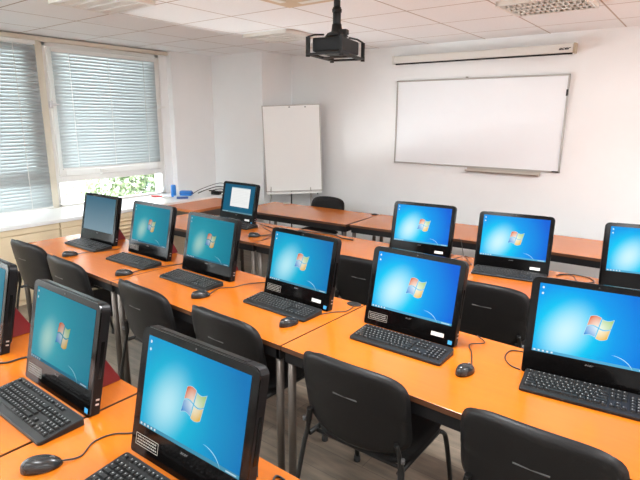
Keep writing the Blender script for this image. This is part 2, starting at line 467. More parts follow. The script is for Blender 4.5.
# outside ---------------------------------------------------------------
bm = new(); bx(bm, -40, -5.9, -20, 40, -.4, -.3); struct('ground', bm, M['tar'])
def bush(loc, sx, sy, sz, n, label, lm, seed):
    random.seed(seed)
    bm = new()
    for i in range(n):
        a, b_ = random.uniform(0, 2*PI), random.uniform(0, PI/2); rr = random.uniform(.55, 1.0)
        p = Vector((sx*rr*math.cos(a)*math.cos(b_*.8), sy*rr*math.sin(a)*math.cos(b_*.8), sz*(.15+.85*rr*math.sin(b_))))
        d = Vector((random.uniform(-1, 1), random.uniform(-1, 1), random.uniform(-.6, 1))).normalized()
        s = d.cross(Vector((random.random(), random.random(), random.random()))).normalized(); L = random.uniform(.07, .13)
        f = bm.faces.new([bm.verts.new(q) for q in (p, p+d*L*.5+s*L*.28, p+d*L, p+d*L*.5-s*L*.28)]); f.material_index = 0 if random.random() < .6 else 1
    me = bpy.data.meshes.new('foliage'); bm.to_mesh(me); bm.free(); me.materials.append(lm); me.materials.append(M['leaf2'])
    t = thing('garden_shrub', label, 'shrub', loc)
    o = bpy.data.objects.new('foliage', me); C.objects.link(o); o.parent = t
    bm = new()
    for k in range(5):
        a = 2*PI*k/5; tube(bm, [(0, 0, 0), (sx*.3*math.cos(a), sy*.3*math.sin(a), sz*.4), (sx*.5*math.cos(a), sy*.5*math.sin(a), sz*.75)], .015, 6)
    obj('stem', bm, M['leg'], t)
bush((-8.4, 6.0, -.3), .9, 2.1, 1.22, 6500, 'green leafy shrub outside, seen through the clear lower pane', M['leaf'], 3)

# ------------------------------------------------------------------ ceiling fittings
def ceiling_lamp_mesh():
    hx, hy = .285, .235
    bm = new()
    for a, b_, c, d in ((-hx, hx, -hy, -hy+.018), (-hx, hx, hy-.018, hy), (-hx, -hx+.018, -hy, hy), (hx-.018, hx, -hy, hy)):
        bx(bm, a, b_, c, d, -.030, -.001)
    frame = mesh_of('lamp_frame', bm, M['lamp_white'])
    bm = new(); bx(bm, -hx+.01, hx-.01, -hy+.01, hy-.01, -.006, -.001); back = mesh_of('lamp_backing', bm, M['lamp_dark'])
    bm = new()
    for k in range(4):
        y = -hy+.018+(2*hy-.036)*(k+.5)/4
        tube(bm, [(-hx+.03, y, -.013), (hx-.03, y, -.013)], .006, 8)
    tubes = mesh_of('lamp_tubes', bm, M['tube'])
    bm = new()
    for k in range(5):
        y = -hy+.018+(2*hy-.036)*k/4
        prism(bm, [(-hx+.018, y-.016, -.030), (-hx+.018, y+.016, -.030), (-hx+.018, y, -.006)], (2*hx-.036, 0, 0))
    for k in range(15):
        x = -hx+.03+(2*hx-.06)*k/14
        bx(bm, x-.0045, x+.0045, -hy+.018, hy-.018, -.030, -.018)
    louvre = mesh_of('lamp_louvre', bm, M['lamp_white'])
    return frame, back, tubes, louvre
LM = ceiling_lamp_mesh()
TUBE_OFF = LM[2].copy(); TUBE_OFF.materials[0] = M['tube_off']
lamp_spots = [(-3.57, 4.03, 'square louvred ceiling lamp left of the projector, nearest the corner pillar'), (-1.07, 4.03, 'square louvred ceiling lamp above the right end of the whiteboard'),
              (-3.57, 2.155, 'square louvred ceiling lamp in front of the right window'), (-1.07, 2.155, 'louvred ceiling lamp right of the cream ceiling unit'),
              (1.43, 4.03, 'louvred ceiling lamp at the front right of the room'), (1.43, 2.155, 'louvred ceiling lamp right of the middle row'),
              (-3.57, .28, 'louvred ceiling lamp over the left end of the nearest row'), (-1.07, .28, 'louvred ceiling lamp over the nearest row'), (1.43, .28, 'louvred ceiling lamp right of the nearest row'),
              (-3.57, -1.595, 'louvred ceiling lamp at the back left'), (-1.07, -1.595, 'louvred ceiling lamp at the back middle'), (1.43, -1.595, 'louvred ceiling lamp at the back right')]
for x, y, lb in lamp_spots:
    t = thing('ceiling_lamp', lb, 'lamp', (x, y, ZC), 0, 'square louvred ceiling lamps')
    lit = y < 2 or x > -2 and y < 3 or x > 1
    for nm, me in zip(('frame', 'backing', 'light_tubes', 'louvre'), LM):
        if nm == 'light_tubes' and not lit:
            me = TUBE_OFF
        obj(nm, None, None, t, me=me)
    if not lit: continue
    ld = bpy.data.lights.new('lamp_glow', 'AREA'); ld.shape = 'RECTANGLE'; ld.size = .52; ld.size_y = .42
    ld.energy = 42 if (x > -2 and y > 2) else 18; ld.color = (.95, .975, 1.0)
    lo = bpy.data.objects.new('lamp_glow', ld); C.objects.link(lo); lo.parent = t; lo.location = (0, 0, -.034)
    lo.visible_glossy = True

# cream cassette hanging a little below the tiles
# shadow line above the panel is painted by the near-black housing
t = thing('ceiling_unit', 'cream square ceiling unit with blackened shadow gap, cut off by the top edge', 'ceiling unit', (-2.52+.42, 2.95-.42, ZC-.045))
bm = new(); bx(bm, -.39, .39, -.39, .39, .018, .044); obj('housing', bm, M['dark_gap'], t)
bm = new(); bx(bm, -.42, .42, -.42, .42, 0, .02, bev=.006); obj('panel', bm, M['ac'], t)
bm = new(); bx(bm, -.22, .22, -.22, .22, -.004, -.001)
for k in range(4):
    r_ = Matrix.Rotation(PI/2*k, 3, 'Z'); box(bm, r_ @ Vector((0, .33, -.002)), (.5, .05, .003), r_)
obj('air_slots', bm, M['lamp_white'], t)

# projector -------------------------------------------------------------
pr = thing('ceiling_projector', 'black projector in an open metal cage hanging from a ceiling pole', 'projector', (-2.03, 2.84, 0), R(13))
ZB = 1.74+.385
bm = new(); tube(bm, [(0, 0, ZB+.16), (0, 0, ZB+.30)], .026, 14); tube(bm, [(0, 0, ZB+.26), (0, 0, ZC-.012)], .021, 14); tube(bm, [(0, 0, ZB+.27), (0, 0, ZB+.29)], .031, 14)
obj('pole', bm, M['black'], pr)
bm = new(); lathe(bm, [(.075, -.012), (.075, -.001)], 24, (0, 0, ZC)); obj('ceiling_plate', bm, M['black'], pr)
bm = new(); lathe(bm, [(.075, .125), (.06, .145), (.035, .155), (.030, .20)], 20, (0, 0, ZB)); box(bm, (.05, 0, ZB+.15), (.05, .05, .03), None, 0, .004); obj('swivel_joint', bm, M['black'], pr)
bm = new()
hx, hy = .112, .192
for sx in (-1, 1): bx(bm, sx*hx-.022+.009*(sx < 0), sx*hx+.022-.009*(sx > 0), -hy, hy, ZB-.003, ZB+.008)
for sy in (-1, 1): bx(bm, -hx, hx, sy*hy-.018, sy*hy+.018, ZB-.003, ZB+.008)
bx(bm, -hx, hx, -.03, .03, ZB-.003, ZB+.002)
for sx in (-1, 1):
    for sy in (-1, 1):
        bx(bm, sx*hx-.010, sx*hx+.010, sy*hy-.010, sy*hy+.010, ZB, ZB+.105)
        tube(bm, [(sx*hx, sy*hy, ZB+.105), (sx*hx*.8, sy*hy*.75, ZB+.122), (sx*.05, sy*.09, ZB+.128)], .006, 6)
        lathe(bm, [(.014, -.012), (.014, .02)], 10, (sx*hx, sy*hy, ZB))
obj('cage', bm, M['black'], pr)
bm = new(); bx(bm, -.103, .103, -.15, .14, ZB+.02, ZB+.105, bev=.012); obj('projector_body', bm, M['shell'], pr)
bm = new(); rot = Matrix.Rotation(-PI/2, 4, 'X')
lathe(bm, [(.036, 0), (.036, .02), (.028, .022), (.026, .012)], 20); bmesh.ops.transform(bm, matrix=Matrix.Translation((.05, .14, ZB+.065)) @ rot, verts=bm.verts[:])
obj('lens', bm, M['bezel'], pr)
bm = new()
for k in range(9): bx(bm, -.1045, -.1025, -.12+k*.02, -.11+k*.02, ZB+.045, ZB+.095)
obj('vent', bm, M['slot'], pr)

# ------------------------------------------------------------------ front wall fittings
# whiteboard
x0, x1, z0, z1 = -3.0, -1.165, 1.235, 2.163
t = thing('whiteboard', 'wide wall whiteboard in a thin grey aluminium frame', 'whiteboard', ((x0+x1)/2, YW, z0))
w = (x1-x0)/2; h = z1-z0
bm = new(); bx(bm, -w+.01, w-.01, -.014, -.002, .01, h-.01); obj('board_surface', bm, M['wb'], t)
bm = new()
bx(bm, -w, w, -.022, -.002, 0, .016, bev=.002); bx(bm, -w, w, -.022, -.002, h-.016, h, bev=.002); bx(bm, -w, -w+.016, -.022, -.002, 0, h, bev=.002); bx(bm, w-.016, w, -.022, -.002, 0, h, bev=.002)
obj('frame', bm, M['alu'], t)
bm = new(); bx(bm, -.02, .74, -.075, -.002, -.038, -.030, bev=.002); bx(bm, -.02, .74, -.075, -.070, -.038, -.018, bev=.002); bx(bm, -.02, .74, -.010, -.002, -.038, -.001, bev=.002); obj('pen_tray', bm, M['tray'], t)
bm = new(); bx(bm, w-.07, w-.012, -.026, -.021, .004, .016); bx(bm, w-.020, w-.003, -.026, -.021, h-.2, h-.14); obj('corner_clip', bm, M['black'], t)
bm = new(); bx(bm, -.10, -.08, -.026, -.002, h-.004, h+.014); obj('hanging_clip', bm, M['alu'], t)

# projection screen case
def text_mesh(txt, size, name, m, ext=.0005, shear=0.0):
    cu = bpy.data.curves.new(name, 'FONT'); cu.body = txt; cu.size = size; cu.extrude = ext; cu.align_x = 'CENTER'; cu.align_y = 'CENTER'; cu.shear = shear; cu.offset = size*.03 if size > .03 else 0
    o = bpy.data.objects.new(name, cu); C.objects.link(o)
    dg = bpy.context.evaluated_depsgraph_get(); dg.update()
    me = bpy.data.meshes.new_from_object(o.evaluated_get(dg)); me.name = name
    bpy.data.objects.remove(o); bpy.data.curves.remove(cu)
    me.materials.clear(); me.materials.append(m); return me
sx0, sx1, sz0, sz1 = -3.04, -1.135, 2.335, 2.425
t = thing('projection_screen', 'rolled-up white projection screen case mounted above the whiteboard', 'projection screen', ((sx0+sx1)/2, YW, sz0))
w = (sx1-sx0)/2; h = sz1-sz0
bm = new(); bx(bm, -w+.02, w-.02, -.085, -.002, .012, h, bev=.012); obj('case', bm, M['screen_case'], t)
for s in (-1, 1):
    bm = new(); bx(bm, s*w-.022*(s > 0)-.0, s*w+.022*(s < 0), -.089, -.001, .004, h+.004, bev=.006); obj('end_cap', bm, M['screen_cap'] if s > 0 else M['screen_case'], t)
bm = new(); bx(bm, -w+.03, w-.03, -.055, -.035, -.002, .013, bev=.002); obj('bottom_bar', bm, M['black'], t)
lg = text_mesh('acer', .050, 'brand_mark', M['black'], .0006, .3)
o = obj('brand_mark', None, None, t, (w-.095, -.0862, .048), me=lg); o.rotation_euler = (PI/2, 0, 0); o.scale = (1.1, .75, 1)

# flipchart -------------------------------------------------------------
th = R(36.5)
ft = thing('flipchart_stand', 'white flipchart board on thin grey legs in the corner', 'flipchart', (-4.27, 5.005, 0), th)
tl = math.atan2(.06, 1.08)
ROT = Matrix.Rotation(-tl, 3, 'X') @ Matrix.Rotation(R(-2.4), 3, 'Y')
zt = 1.90; hb = 1.08; wb = .36
def fl(x, y, z): # board frame: z from top down, leaning back at the top
    v = ROT @ Vector((x, y, z-hb)); return v + Vector((0, .06, zt))
bm = new(); box(bm, fl(0, 0, hb/2), (2*wb, .022, hb), ROT, 0, .004); obj('board', bm, M['flip'], ft)
bm = new()
for (cx, cz, sx, sz) in ((0, .004, 2*wb+.012, .012), (0, hb-.004, 2*wb+.012, .010), (-wb, hb/2, .012, hb), (wb, hb/2, .012, hb)): box(bm, fl(cx, -.002, cz), (sx, .026, sz), ROT)
obj('edge_frame', bm, M['alu'], ft)
bm = new(); box(bm, fl(0, -.035, -.018), (2*wb-.02, .07, .022), ROT, 0, .003); obj('pen_tray', bm, M['flip'], ft)
for sx in (-1, 1):
    bm = new(); tube(bm, [(sx*.25, .02, 1.0), (sx*.29, -.12, .02)], .011, 8); lathe(bm, [(.016, 0), (.016, .03)], 10, (sx*.291, -.125, 0)); o = obj('leg', bm, M['alu'], ft)
bm = new(); tube(bm, [(0, .07, 1.4), (.0, .09, .70), (.0, .10, .02)], .009, 8); lathe(bm, [(.016, 0), (.016, .03)], 10, (0, .10, 0)); obj('leg', bm, M['black'], ft)
bm = new()
for x, z in ((-.02, .005), (.18, .01)): box(bm, fl(x, -.015, hb-.02-z), (.02, .006, .01), ROT)
box(bm, fl(wb-.06, -.05, -.036), (.02, .03, .02), ROT)
obj('clip', bm, M['black'], ft)

# ------------------------------------------------------------------ desks
def desk_meshes(L=1.447, D=.675):
    out = {}
    bm = new(); bx(bm, 0, L, 0, D, DZ-.024, DZ, 0, .002)
    for f in bm.faces:
        if abs(f.normal.z) < .5 and f.calc_center_median().z < DZ-.002: f.material_index = 1
    bm.normal_update()
    for f in bm.faces: f.material_index = 1 if abs(f.normal.z) < .3 else 0
    out['top'] = mesh_of('desk_top', bm, [M['desk'], M['desk_edge']])
    bm = new(); z0, z1 = DZ-.078, DZ-.0245
    bx(bm, .02, L-.02, .012, .037, z0, z1); bx(bm, .02, L-.02, D-.037, D-.012, z0, z1)
    bx(bm, .012, .037, .012, D-.012, z0, z1); bx(bm, L-.037, L-.012, .012, D-.012, z0, z1)
    out['rail'] = mesh_of('desk_rail', bm, M['apron'])
    bm = new(); lathe(bm, [(.019, .012), (.019, DZ-.0785)], 16); out['leg'] = mesh_of('desk_leg', bm, M['leg'])
    bm = new(); lathe(bm, [(.021, 0), (.022, .004), (.021, .022)], 16); out['foot'] = mesh_of('desk_foot', bm, M['rubber'])
    out['LD'] = (L, D); return out
DM = desk_meshes()
def desk(x, y, rot, label, grommet=None):
    t = thing('classroom_desk', label, 'desk', (x, y, 0), rot, 'orange classroom desks in rows')
    obj('desk_top', None, None, t, me=DM['top']); obj('under_rail', None, None, t, me=DM['rail'])
    L, D = DM['LD']
    for a in (.034, L-.034):
        for b_ in (.034, D-.034):
            l = obj('leg', None, None, t, (a, b_, 0), me=DM['leg']); obj('foot', None, None, l, me=DM['foot'])
    if grommet:
        bm = new(); lathe(bm, [(.038, .0), (.038, .003), (.028, .0035)], 24, (0, 0, DZ+.0002)); o = obj('cable_grommet', bm, M['grommet'], t, (grommet[0], grommet[1], 0)); o.scale = (1.15, .8, 1)
    return t
def line(xs, y_of, rot, labels, gr={}):
    for i, x in enumerate(xs): desk(x, y_of(x), rot, labels[i], gr.get(i))
y2 = lambda x: 1.593-.030*(x+1.42)
line([-4.330, -2.876, -1.422, .032], y2, -.030, ['orange desk under the two leftmost computers of the middle row', 'orange desk of the middle row left of the oval cable grommet joint',
     'orange desk of the middle row between two lone chairs, right of the joint', 'orange desk at the right end of the middle row'], {1: (1.40, .645)})
desk(-4.35, 2.868, .036, 'orange desk under the document screen computer, third row back')
desk(-2.896, 2.922, .010, 'orange desk of the third row right of the trailing cables')
desk(-1.442, 2.940, .010, 'orange desk of the third row under the two right computers, below the whiteboard')
desk(.012, 2.957, .010, 'orange desk at the right end of the third row')
desk(-4.172, 3.947, .045, 'pale lit desk in front row beside the flipchart')
desk(-2.700, 4.035, .074, 'orange desk in the front row below the left part of the whiteboard')
desk(-1.243, 4.150, .030, 'orange desk in the front row behind the two right computers')
desk(.215, 4.195, .030, 'orange desk at the right end of the front row')
desk(-3.035, .322, -.012, 'orange desk at bottom left, nearest row')
desk(-1.577, .304, -.012, 'orange desk at bottom centre, nearest row')

# reddish teacher side table
tt = thing('side_table', 'reddish brown table standing against the window sill', 'table', (-4.44, 3.56, 0), R(2))
bm = new(); bx(bm, -.50, 0, 0, .80, .715, .745, bev=.003); obj('table_top', bm, M['teacher'], tt)
bm = new(); bx(bm, -.48, -.02, .03, .05, .60, .7145); bx(bm, -.04, -.02, .05, .77, .60, .7145); bx(bm, -.48, -.46, .05, .77, .6, .7145); obj('under_rail', bm, M['leg'], tt)
for a in (-.47, -.03):
    for b_ in (.04, .76):
        bm = new(); bx(bm, a-.018, a+.018, b_-.018, b_+.018, 0, .60); obj('leg', bm, M['leg'], tt)

# ------------------------------------------------------------------ chairs
def chair_proto():
    t = {}
    def fback(off, bow=.05):
        def f(x, z):
            zz = z+.660
            lean = -.205 - .16*(zz-.47)*.9
            y = lean + bow*(x/.24)**2 + off
            n = Vector((-2*bow*x/.24**2, 1, .15)).normalized()
            return Vector((x, y, zz - (.02*(x/.24)**2 if z > 0 else -.035*(x/.24)**2*min(1, -z/.16)))), n
        return f
    bm = new(); pillow(bm, .50, .375, .030, fback(-.012), n=6.5, seg=18, flat=.6); t['shell'] = mesh_of('back_shell', bm, M['chair_shell'])
    bm = new(); pillow(bm, .47, .35, .05, fback(.018), n=5.5, seg=16); t['pad'] = mesh_of('back_pad', bm, M['chair_fabric'])
    def fseat(off):
        def f(x, y):
            return Vector((x, y+.02, .455+off-.018*(y/.21)**4*(1 if y > 0 else -.3))), Vector((0, 0, 1))
        return f
    bm = new(); pillow(bm, .47, .43, .055, fseat(.012), n=4, seg=14); t['seat'] = mesh_of('seat_pad', bm, M['chair_fabric'])
    bm = new(); pillow(bm, .46, .42, .035, fseat(-.018), n=4, seg=12, flat=.4); t['under'] = mesh_of('seat_shell', bm, M['chair_shell'])
    bm = new(); bx(bm, -.055, .055, -.002, .002, -.003, .003, bev=.0012); t['slot'] = mesh_of('back_slot', bm, M['slot'])
    def leg(sx, sy):
        bm = new()
        if sy < 0: tube(bm, smooth_path([(sx*.262, -.285, .012), (sx*.235, -.225, .36), (sx*.222, -.205, .47), (sx*.205, -.217, .56)], 5), .0135, 10, ry=.0095)
        else: tube(bm, smooth_path([(sx*.262, .255, .012), (sx*.235, .205, .34), (sx*.222, .17, .415), (sx*.20, .11, .427)], 5), .0135, 10, ry=.0095)
        return mesh_of('chair_leg', bm, M['chair_leg'])
    t['legs'] = [leg(a, b_) for a in (-1, 1) for b_ in (-1, 1)]
    t['feet'] = []
    for a in (-1, 1):
        for b_ in (-1, 1):
            bm = new(); lathe(bm, [(.017, 0), (.018, .006), (.015, .035)], 12, (a*.262, .255 if b_ > 0 else -.285, 0)); t['feet'].append(mesh_of('chair_foot', bm, M['rubber']))
    bm = new()
    for sx in (-1, 1): tube(bm, [(sx*.215, -.205, .43), (sx*.215, .16, .425)], .011, 8)
    for y in (-.16, .14): tube(bm, [(-.215, y, .423), (.215, y, .423)], .009, 8)
    t['frame'] = mesh_of('chair_frame', bm, M['chair_leg'])
    bm = new()
    lathe(bm, [(.008, -.010), (.008, .010)], 8, (0, 0, 0))
    t['bolt'] = mesh_of('chair_bolt', bm, M['slot'])
    return t
CH = chair_proto()
def make_chair(label, loc, rot):
    t = thing('stacking_chair', label, 'chair', loc, rot, 'black stacking chairs')
    obj('backrest_shell', None, None, t, me=CH['shell']); obj('backrest_pad', None, None, t, me=CH['pad'])
    obj('seat', None, None, t, me=CH['seat']); obj('seat_shell', None, None, t, me=CH['under']); obj('seat_frame', None, None, t, me=CH['frame'])
    o = obj('grip_slot', None, None, t, (0, -.2640, .705), me=CH['slot']); o['label'] = 'narrow pale grip slot'
    for l, f in zip(CH['legs'], CH['feet']):
        q = obj('leg', None, None, t, me=l); obj('rubber_foot', None, None, q, me=f)
    for sx in (-1, 1): obj('bolt', None, None, t, (sx*.235, -.215, .50), me=CH['bolt'])
    return t
OFF = .27
chairs = [(-3.98, 1.57, 2, 'black chair at the left end of the middle row, nearest the cabinets'),
          (-3.31, 1.52, -2, 'second black chair from the left, in the middle row'),
          (-2.43, 1.51, -3, 'black chair in the middle row just right of the left desk joint'),
          (-1.755, 1.50, -2, 'black chair in the middle row left of the twin table legs'),
          (-.985, 1.455, 0, 'black chair with fully visible curved back at bottom centre'),
          (-.30, 1.46, 0, 'black chair in the bottom right corner of the photo'),
          (-1.76, 2.745, 0, 'black chair behind the central computers, tucked under the third row'),
          (-.93, 2.735, 2, 'black chair in the third row in front of the computer below the whiteboard')]
c0 = None
for x, y, a, lb in chairs:
    loc = (x, y+OFF, 0)
    if c0 is None: c0 = make_chair(lb, loc, R(a))
    else: dup(c0, loc, R(a), lb)
dup(c0, (-3.50, 4.54, 0), R(180-3), 'black chair against the front wall, behind the front row')

# ------------------------------------------------------------------ computers
PW, PH, TILT = .479, .394, .2135
def ptilt(x, d, h):
    """face coordinates (x right, d depth behind face, h up the face) -> local"""
    p = Vector((x-PW/2, d*math.cos(TILT)+h*math.sin(TILT), h*math.cos(TILT)-d*math.sin(TILT)))
    if p.z < .0015: p.z = .0015
    return p
def slab(bm, outline, d0, d1, mi=0, shrink=0.0, bev=0.0):
    cx, cy = PW/2, PH/2
    a = [bm.verts.new((x, y, 0)) for x, y in outline]
    b_ = [bm.verts.new((cx+(x-cx)*(1-shrink), cy+(y-cy)*(1-shrink), 1)) for x, y in outline]
    n = len(a)
    fa = bm.faces.new(a); fb = bm.faces.new(b_[::-1])
    for i in range(n):
        f = bm.faces.new((a[i], b_[i], b_[(i+1) % n], a[(i+1) % n])); f.smooth = False; f.material_index = mi
    fa.material_index = mi; fb.material_index = mi
    for v in a: v.co = ptilt(v.co.x, d0, v.co.y)
    for v in b_: v.co = ptilt(v.co.x, d1, v.co.y)
def pc_body():
    out = {}
    ol = rrect(0, PW, 0, PH, .026, .012)
    bm = new(); slab(bm, ol, .006, .037, shrink=.0); slab(bm, rrect(.012, PW-.012, .03, PH-.012, .03, .02), .037, .054, shrink=.06)
    slab(bm, rrect(.07, PW-.07, .09, PH-.07, .03, .03), .054, .075, shrink=.2)
    out['casing'] = mesh_of('casing', bm, M['shell'])
    bm = new(); slab(bm, rrect(.0005, PW-.0005, .0, PH-.0005, .0255, .012), 0, .006); out['bezel'] = mesh_of('bezel', bm, M['bezel'])
    # side ports and disc slot on the right side
    bm = new()
    for h in (.045, .062): box(bm, ptilt(PW+.0005, .024, h), (.003, .012, .006), Matrix.Rotation(-TILT, 3, 'X'))
    out['port'] = mesh_of('port', bm, M['port'])
    bm = new(); box(bm, ptilt(PW+.0005, .022, .20), (.002, .012, .13), Matrix.Rotation(-TILT, 3, 'X')); out['disc'] = mesh_of('disc_slot', bm, M['bezel'])
    # hinged wedge stand
    bm = new()
    for sx in (-.085,):
        prism(bm, [(sx, .075, .0015), (sx, .215, .0015), (sx, .212, .016), (sx, .120, .190), (sx, .088, .185)], (.17, 0, 0), bev=.003)
    out['stand'] = mesh_of('stand', bm, M['red'])
    bm = new(); lathe(bm, [(.0022, 0), (.0022, .0012)], 12); bmesh.ops.transform(bm, matrix=Matrix.Translation(ptilt(PW/2, -.0008, PH-.0115)) @ Matrix.Rotation(PI/2-TILT, 4, 'X'), verts=bm.verts[:]); out['cam'] = mesh_of('webcam', bm, M['slot'])
    # narrow shiny grille strip along the top edge
    bm = new(); box(bm, ptilt(PW/2, .022, PH+.0006), (PW-.12, .02, .0016), Matrix.Rotation(-TILT, 3, 'X')); out['grille'] = mesh_of('top_grille', bm, M['bezel'])
    return out
PB = pc_body()
brand = text_mesh('acer', .013, 'brand_mark', M['logo'], .0002, .25)

def uvquad(bm, uvl, x0, x1, h0, h1, d, mi=0, nx=1, ny=1):
    g = {}
    for i in range(nx+1):
        for j in range(ny+1):
            g[i, j] = bm.verts.new(ptilt(x0+(x1-x0)*i/nx, d, h0+(h1-h0)*j/ny))
    for i in range(nx):
        for j in range(ny):
            f = bm.faces.new((g[i, j], g[i+1, j], g[i+1, j+1], g[i, j+1])); f.material_index = mi
            for l, (a, b_) in zip(f.loops, ((i, j), (i+1, j), (i+1, j+1), (i, j+1))): l[uvl].uv = (a/nx, b_/ny)
SX0, SX1, SH0, SH1 = .031, PW-.026, .095, PH-.023
def screen_mesh(kind):
    bm = new(); uvl = bm.loops.layers.uv.new('UVMap'); col = bm.loops.layers.float_color.new('Col')
    W, H = SX1-SX0, SH1-SH0
    uvquad(bm, uvl, SX0, SX1, SH0, SH1, -.0008)
    def patch(pf, cf, nx, ny, d=-.0014):
        g = {}
        for i in range(nx+1):
            for j in range(ny+1):
                x, y = pf(i/nx, j/ny); g[i, j] = bm.verts.new(ptilt(SX0+x, d, SH0+y))
        for i in range(nx):
            for j in range(ny):
                f = bm.faces.new((g[i, j], g[i+1, j], g[i+1, j+1], g[i, j+1])); f.material_index = 1
                for l, (a, b_) in zip(f.loops, ((i, j), (i+1, j), (i+1, j+1), (i, j+1))): l[col] = (*cf(a/nx, b_/ny), 1)
    rect = lambda x0, x1, y0, y1: (lambda s, t: (x0+(x1-x0)*s, y0+(y1-y0)*t))
    flat = lambda c: (lambda s, t: c)
    if kind in ('bright', 'cyan', 'teal'):
        cx, cy, S = W*.53, H*.49, .040
        def wave(u, v):   # u,v in -1..1 on the whole emblem
            x = cx + u*S + v*S*.20
            y = cy + v*S*.98 + (.17*S*math.sin((u+.05)*PI*.95) * (-1)) + .03*S*u
            return x, y
        def pane(u0, u1, v0, v1, base, hot):
            def pf(s, t): return wave(u0+(u1-u0)*s, v0+(v1-v0)*t)
            def cf(s, t):
                # pale towards the emblem's centre
                u, v = u0+(u1-u0)*s, v0+(v1-v0)*t
                k = max(0, 1-math.hypot(u, v)/1.3)**.85
                return tuple(b_*(1-k)+h_*k for b_, h_ in zip(base, hot))
            def pe(s, t):  # pale rim behind the pane
                e = .045; return wave(u0-e+(u1-u0+2*e)*s, v0-e+(v1-v0+2*e)*t)
            patch(pe, flat((.55, .80, .92) if kind != 'teal' else (.18, .42, .50)), 6, 2, -.0011)
            patch(pf, cf, 8, 8)
        warm = (1, .93, .80)
        pane(-1, -.07, .07, 1, (.78, .13, .03), warm)
        pane(.07, 1, .07, .93, (.38, .62, .20), (.95, 1, .88))
        pane(-1, -.07, -.93, -.07, (.0, .27, .72), (.85, .97, 1))
        pane(.07, 1, -1, -.07, (.86, .50, .06), (1, .97, .78))
        # desktop icons, taskbar marks, light streak
        for k, y in enumerate((.94, .855)):
            patch(rect(.010, .018, H*y-.003, H*y+.003), flat((.75, .85, .9)), 1, 1); patch(rect(.012, .016, H*y-.0045, H*y+.0045), flat((.9, .95, 1)), 1, 1, -.0017)
        patch(rect(0, W, 0, .011), flat((.10, .42, .66) if kind == 'bright' else ((.08, .34, .5) if kind == 'cyan' else (.05, .25, .38))), 1, 1, -.0011)
        for k in range(5): patch(rect(.006+k*.016, .013+k*.016, .0025, .009), flat((.85, .93, .97)), 1, 1)
        patch(rect(W-.05, W-.01, .003, .007), flat((.6, .8, .9)), 1, 1)
        def arc(s, t):
            a = R(88-66*s); r_ = .070+.0011*(t-.5)*2*(1-abs(2*s-1)**2+.15); return W*.655+r_*math.cos(a)*1.15, -.025+r_*math.sin(a)*.95
        patch(arc, flat((.55, .90, .98)), 12, 1)
    elif kind == 'doc':
        patch(rect(W*.24, W*.86, H*.22, H*.90), flat((.85, .86, .85)), 1, 1)
        patch(rect(W*.24, W*.86, H*.87, H*.90), flat((.45, .60, .66)), 1, 1, -.0017)
        patch(rect(0, W, 0, .012), flat((.12, .25, .30)), 1, 1)
        for k in range(5): patch(rect(.006+k*.016, .014+k*.016, .0025, .009), flat((.5, .6, .62)), 1, 1, -.0017)
        for k in range(9): patch(rect(W*.30, W*(.80 if k % 3 else .66), H*(.80-.055*k), H*(.808-.055*k)), flat((.70, .72, .72)), 1, 1, -.0017)
    else:
        pass
    return mesh_of('display_'+kind, bm, [WP[kind], OV[kind]])
SM = {k: screen_mesh(k) for k in WP}
def flat_part(x0, x1, h0, h1, m, d=-.0008, name='sticker'):
    bm = new(); pts = [ptilt(x0, d, h0), ptilt(x1, d, h0), ptilt(x1, d, h1), ptilt(x0, d, h1)]
    nrm = (ptilt(0, .0007, .1)-ptilt(0, 0, .1)); prism(bm, pts, nrm); return mesh_of(name, bm, m)
ST_W = flat_part(.362, .425, .034, .052, M['sticker'], name='inventory_sticker')
ST_B = flat_part(.447, .467, .012, .030, M['sticker_blue'], name='energy_sticker')
def outline_sticker():
    bm = new()
    def seg(x0, x1, h0, h1):
        pts = [ptilt(x0, -.0008, h0), ptilt(x1, -.0008, h0), ptilt(x1, -.0008, h1), ptilt(x0, -.0008, h1)]
        prism(bm, pts, ptilt(0, .0007, .1)-ptilt(0, 0, .1))
    x0, x1, h0, h1 = .022, .128, .030, .066; t_ = .0016
    seg(x0, x1, h0, h0+t_); seg(x0, x1, h1-t_, h1); seg(x0, x0+t_, h0, h1); seg(x1-t_, x1, h0, h1)
    random.seed(5)
    for r_ in range(3):
        x = x0+.008
        while x < x1-.012:
            w_ = random.uniform(.003, .008); seg(x, x+w_, h0+.007+r_*.009, h0+.011+r_*.009); x += w_+.003
    return mesh_of('spec_sticker', bm, M['sticker_grey'])
ST_O = outline_sticker()

def make_pc(label, x, y, a, kind, stickers='wbo', cam=True):
    # x,y: bottom left corner of the face
    th_ = R(a)
    loc = (x+PW/2*math.cos(th_), y+PW/2*math.sin(th_), DZ)
    t = thing('desktop_computer', label, 'computer', loc, th_, 'all-in-one computers on the desks')
    obj('casing', None, None, t, me=PB['casing'])
    b = obj('bezel', None, None, t, me=PB['bezel'])
    s = obj('display', None, None, t, me=SM[kind])
    obj('port', None, None, t, me=PB['port']); obj('disc_slot', None, None, t, me=PB['disc']); obj('top_grille', None, None, t, me=PB['grille'])
    st = obj('stand', None, None, t, me=PB['stand']); st['label'] = 'dark red wedge stand'
    obj('webcam', None, None, b, me=PB['cam'])
    bmk = obj('brand_mark', None, None, b, me=brand); bmk.location = ptilt(PW/2, -.0010, .080); bmk.rotation_euler = (PI/2-TILT, 0, 0); bmk.scale = (1.3, 1, 1)
    if 'w' in stickers: q = obj('inventory_sticker', None, None, b, me=ST_W); q['label'] = 'small white sticker'
    if 'b' in stickers: q = obj('energy_sticker', None, None, b, me=ST_B); q['label'] = 'small blue sticker'
    if 'o' in stickers: q = obj('spec_sticker', None, None, b, me=ST_O); q['label'] = 'outlined rectangular sticker with print'
    return t
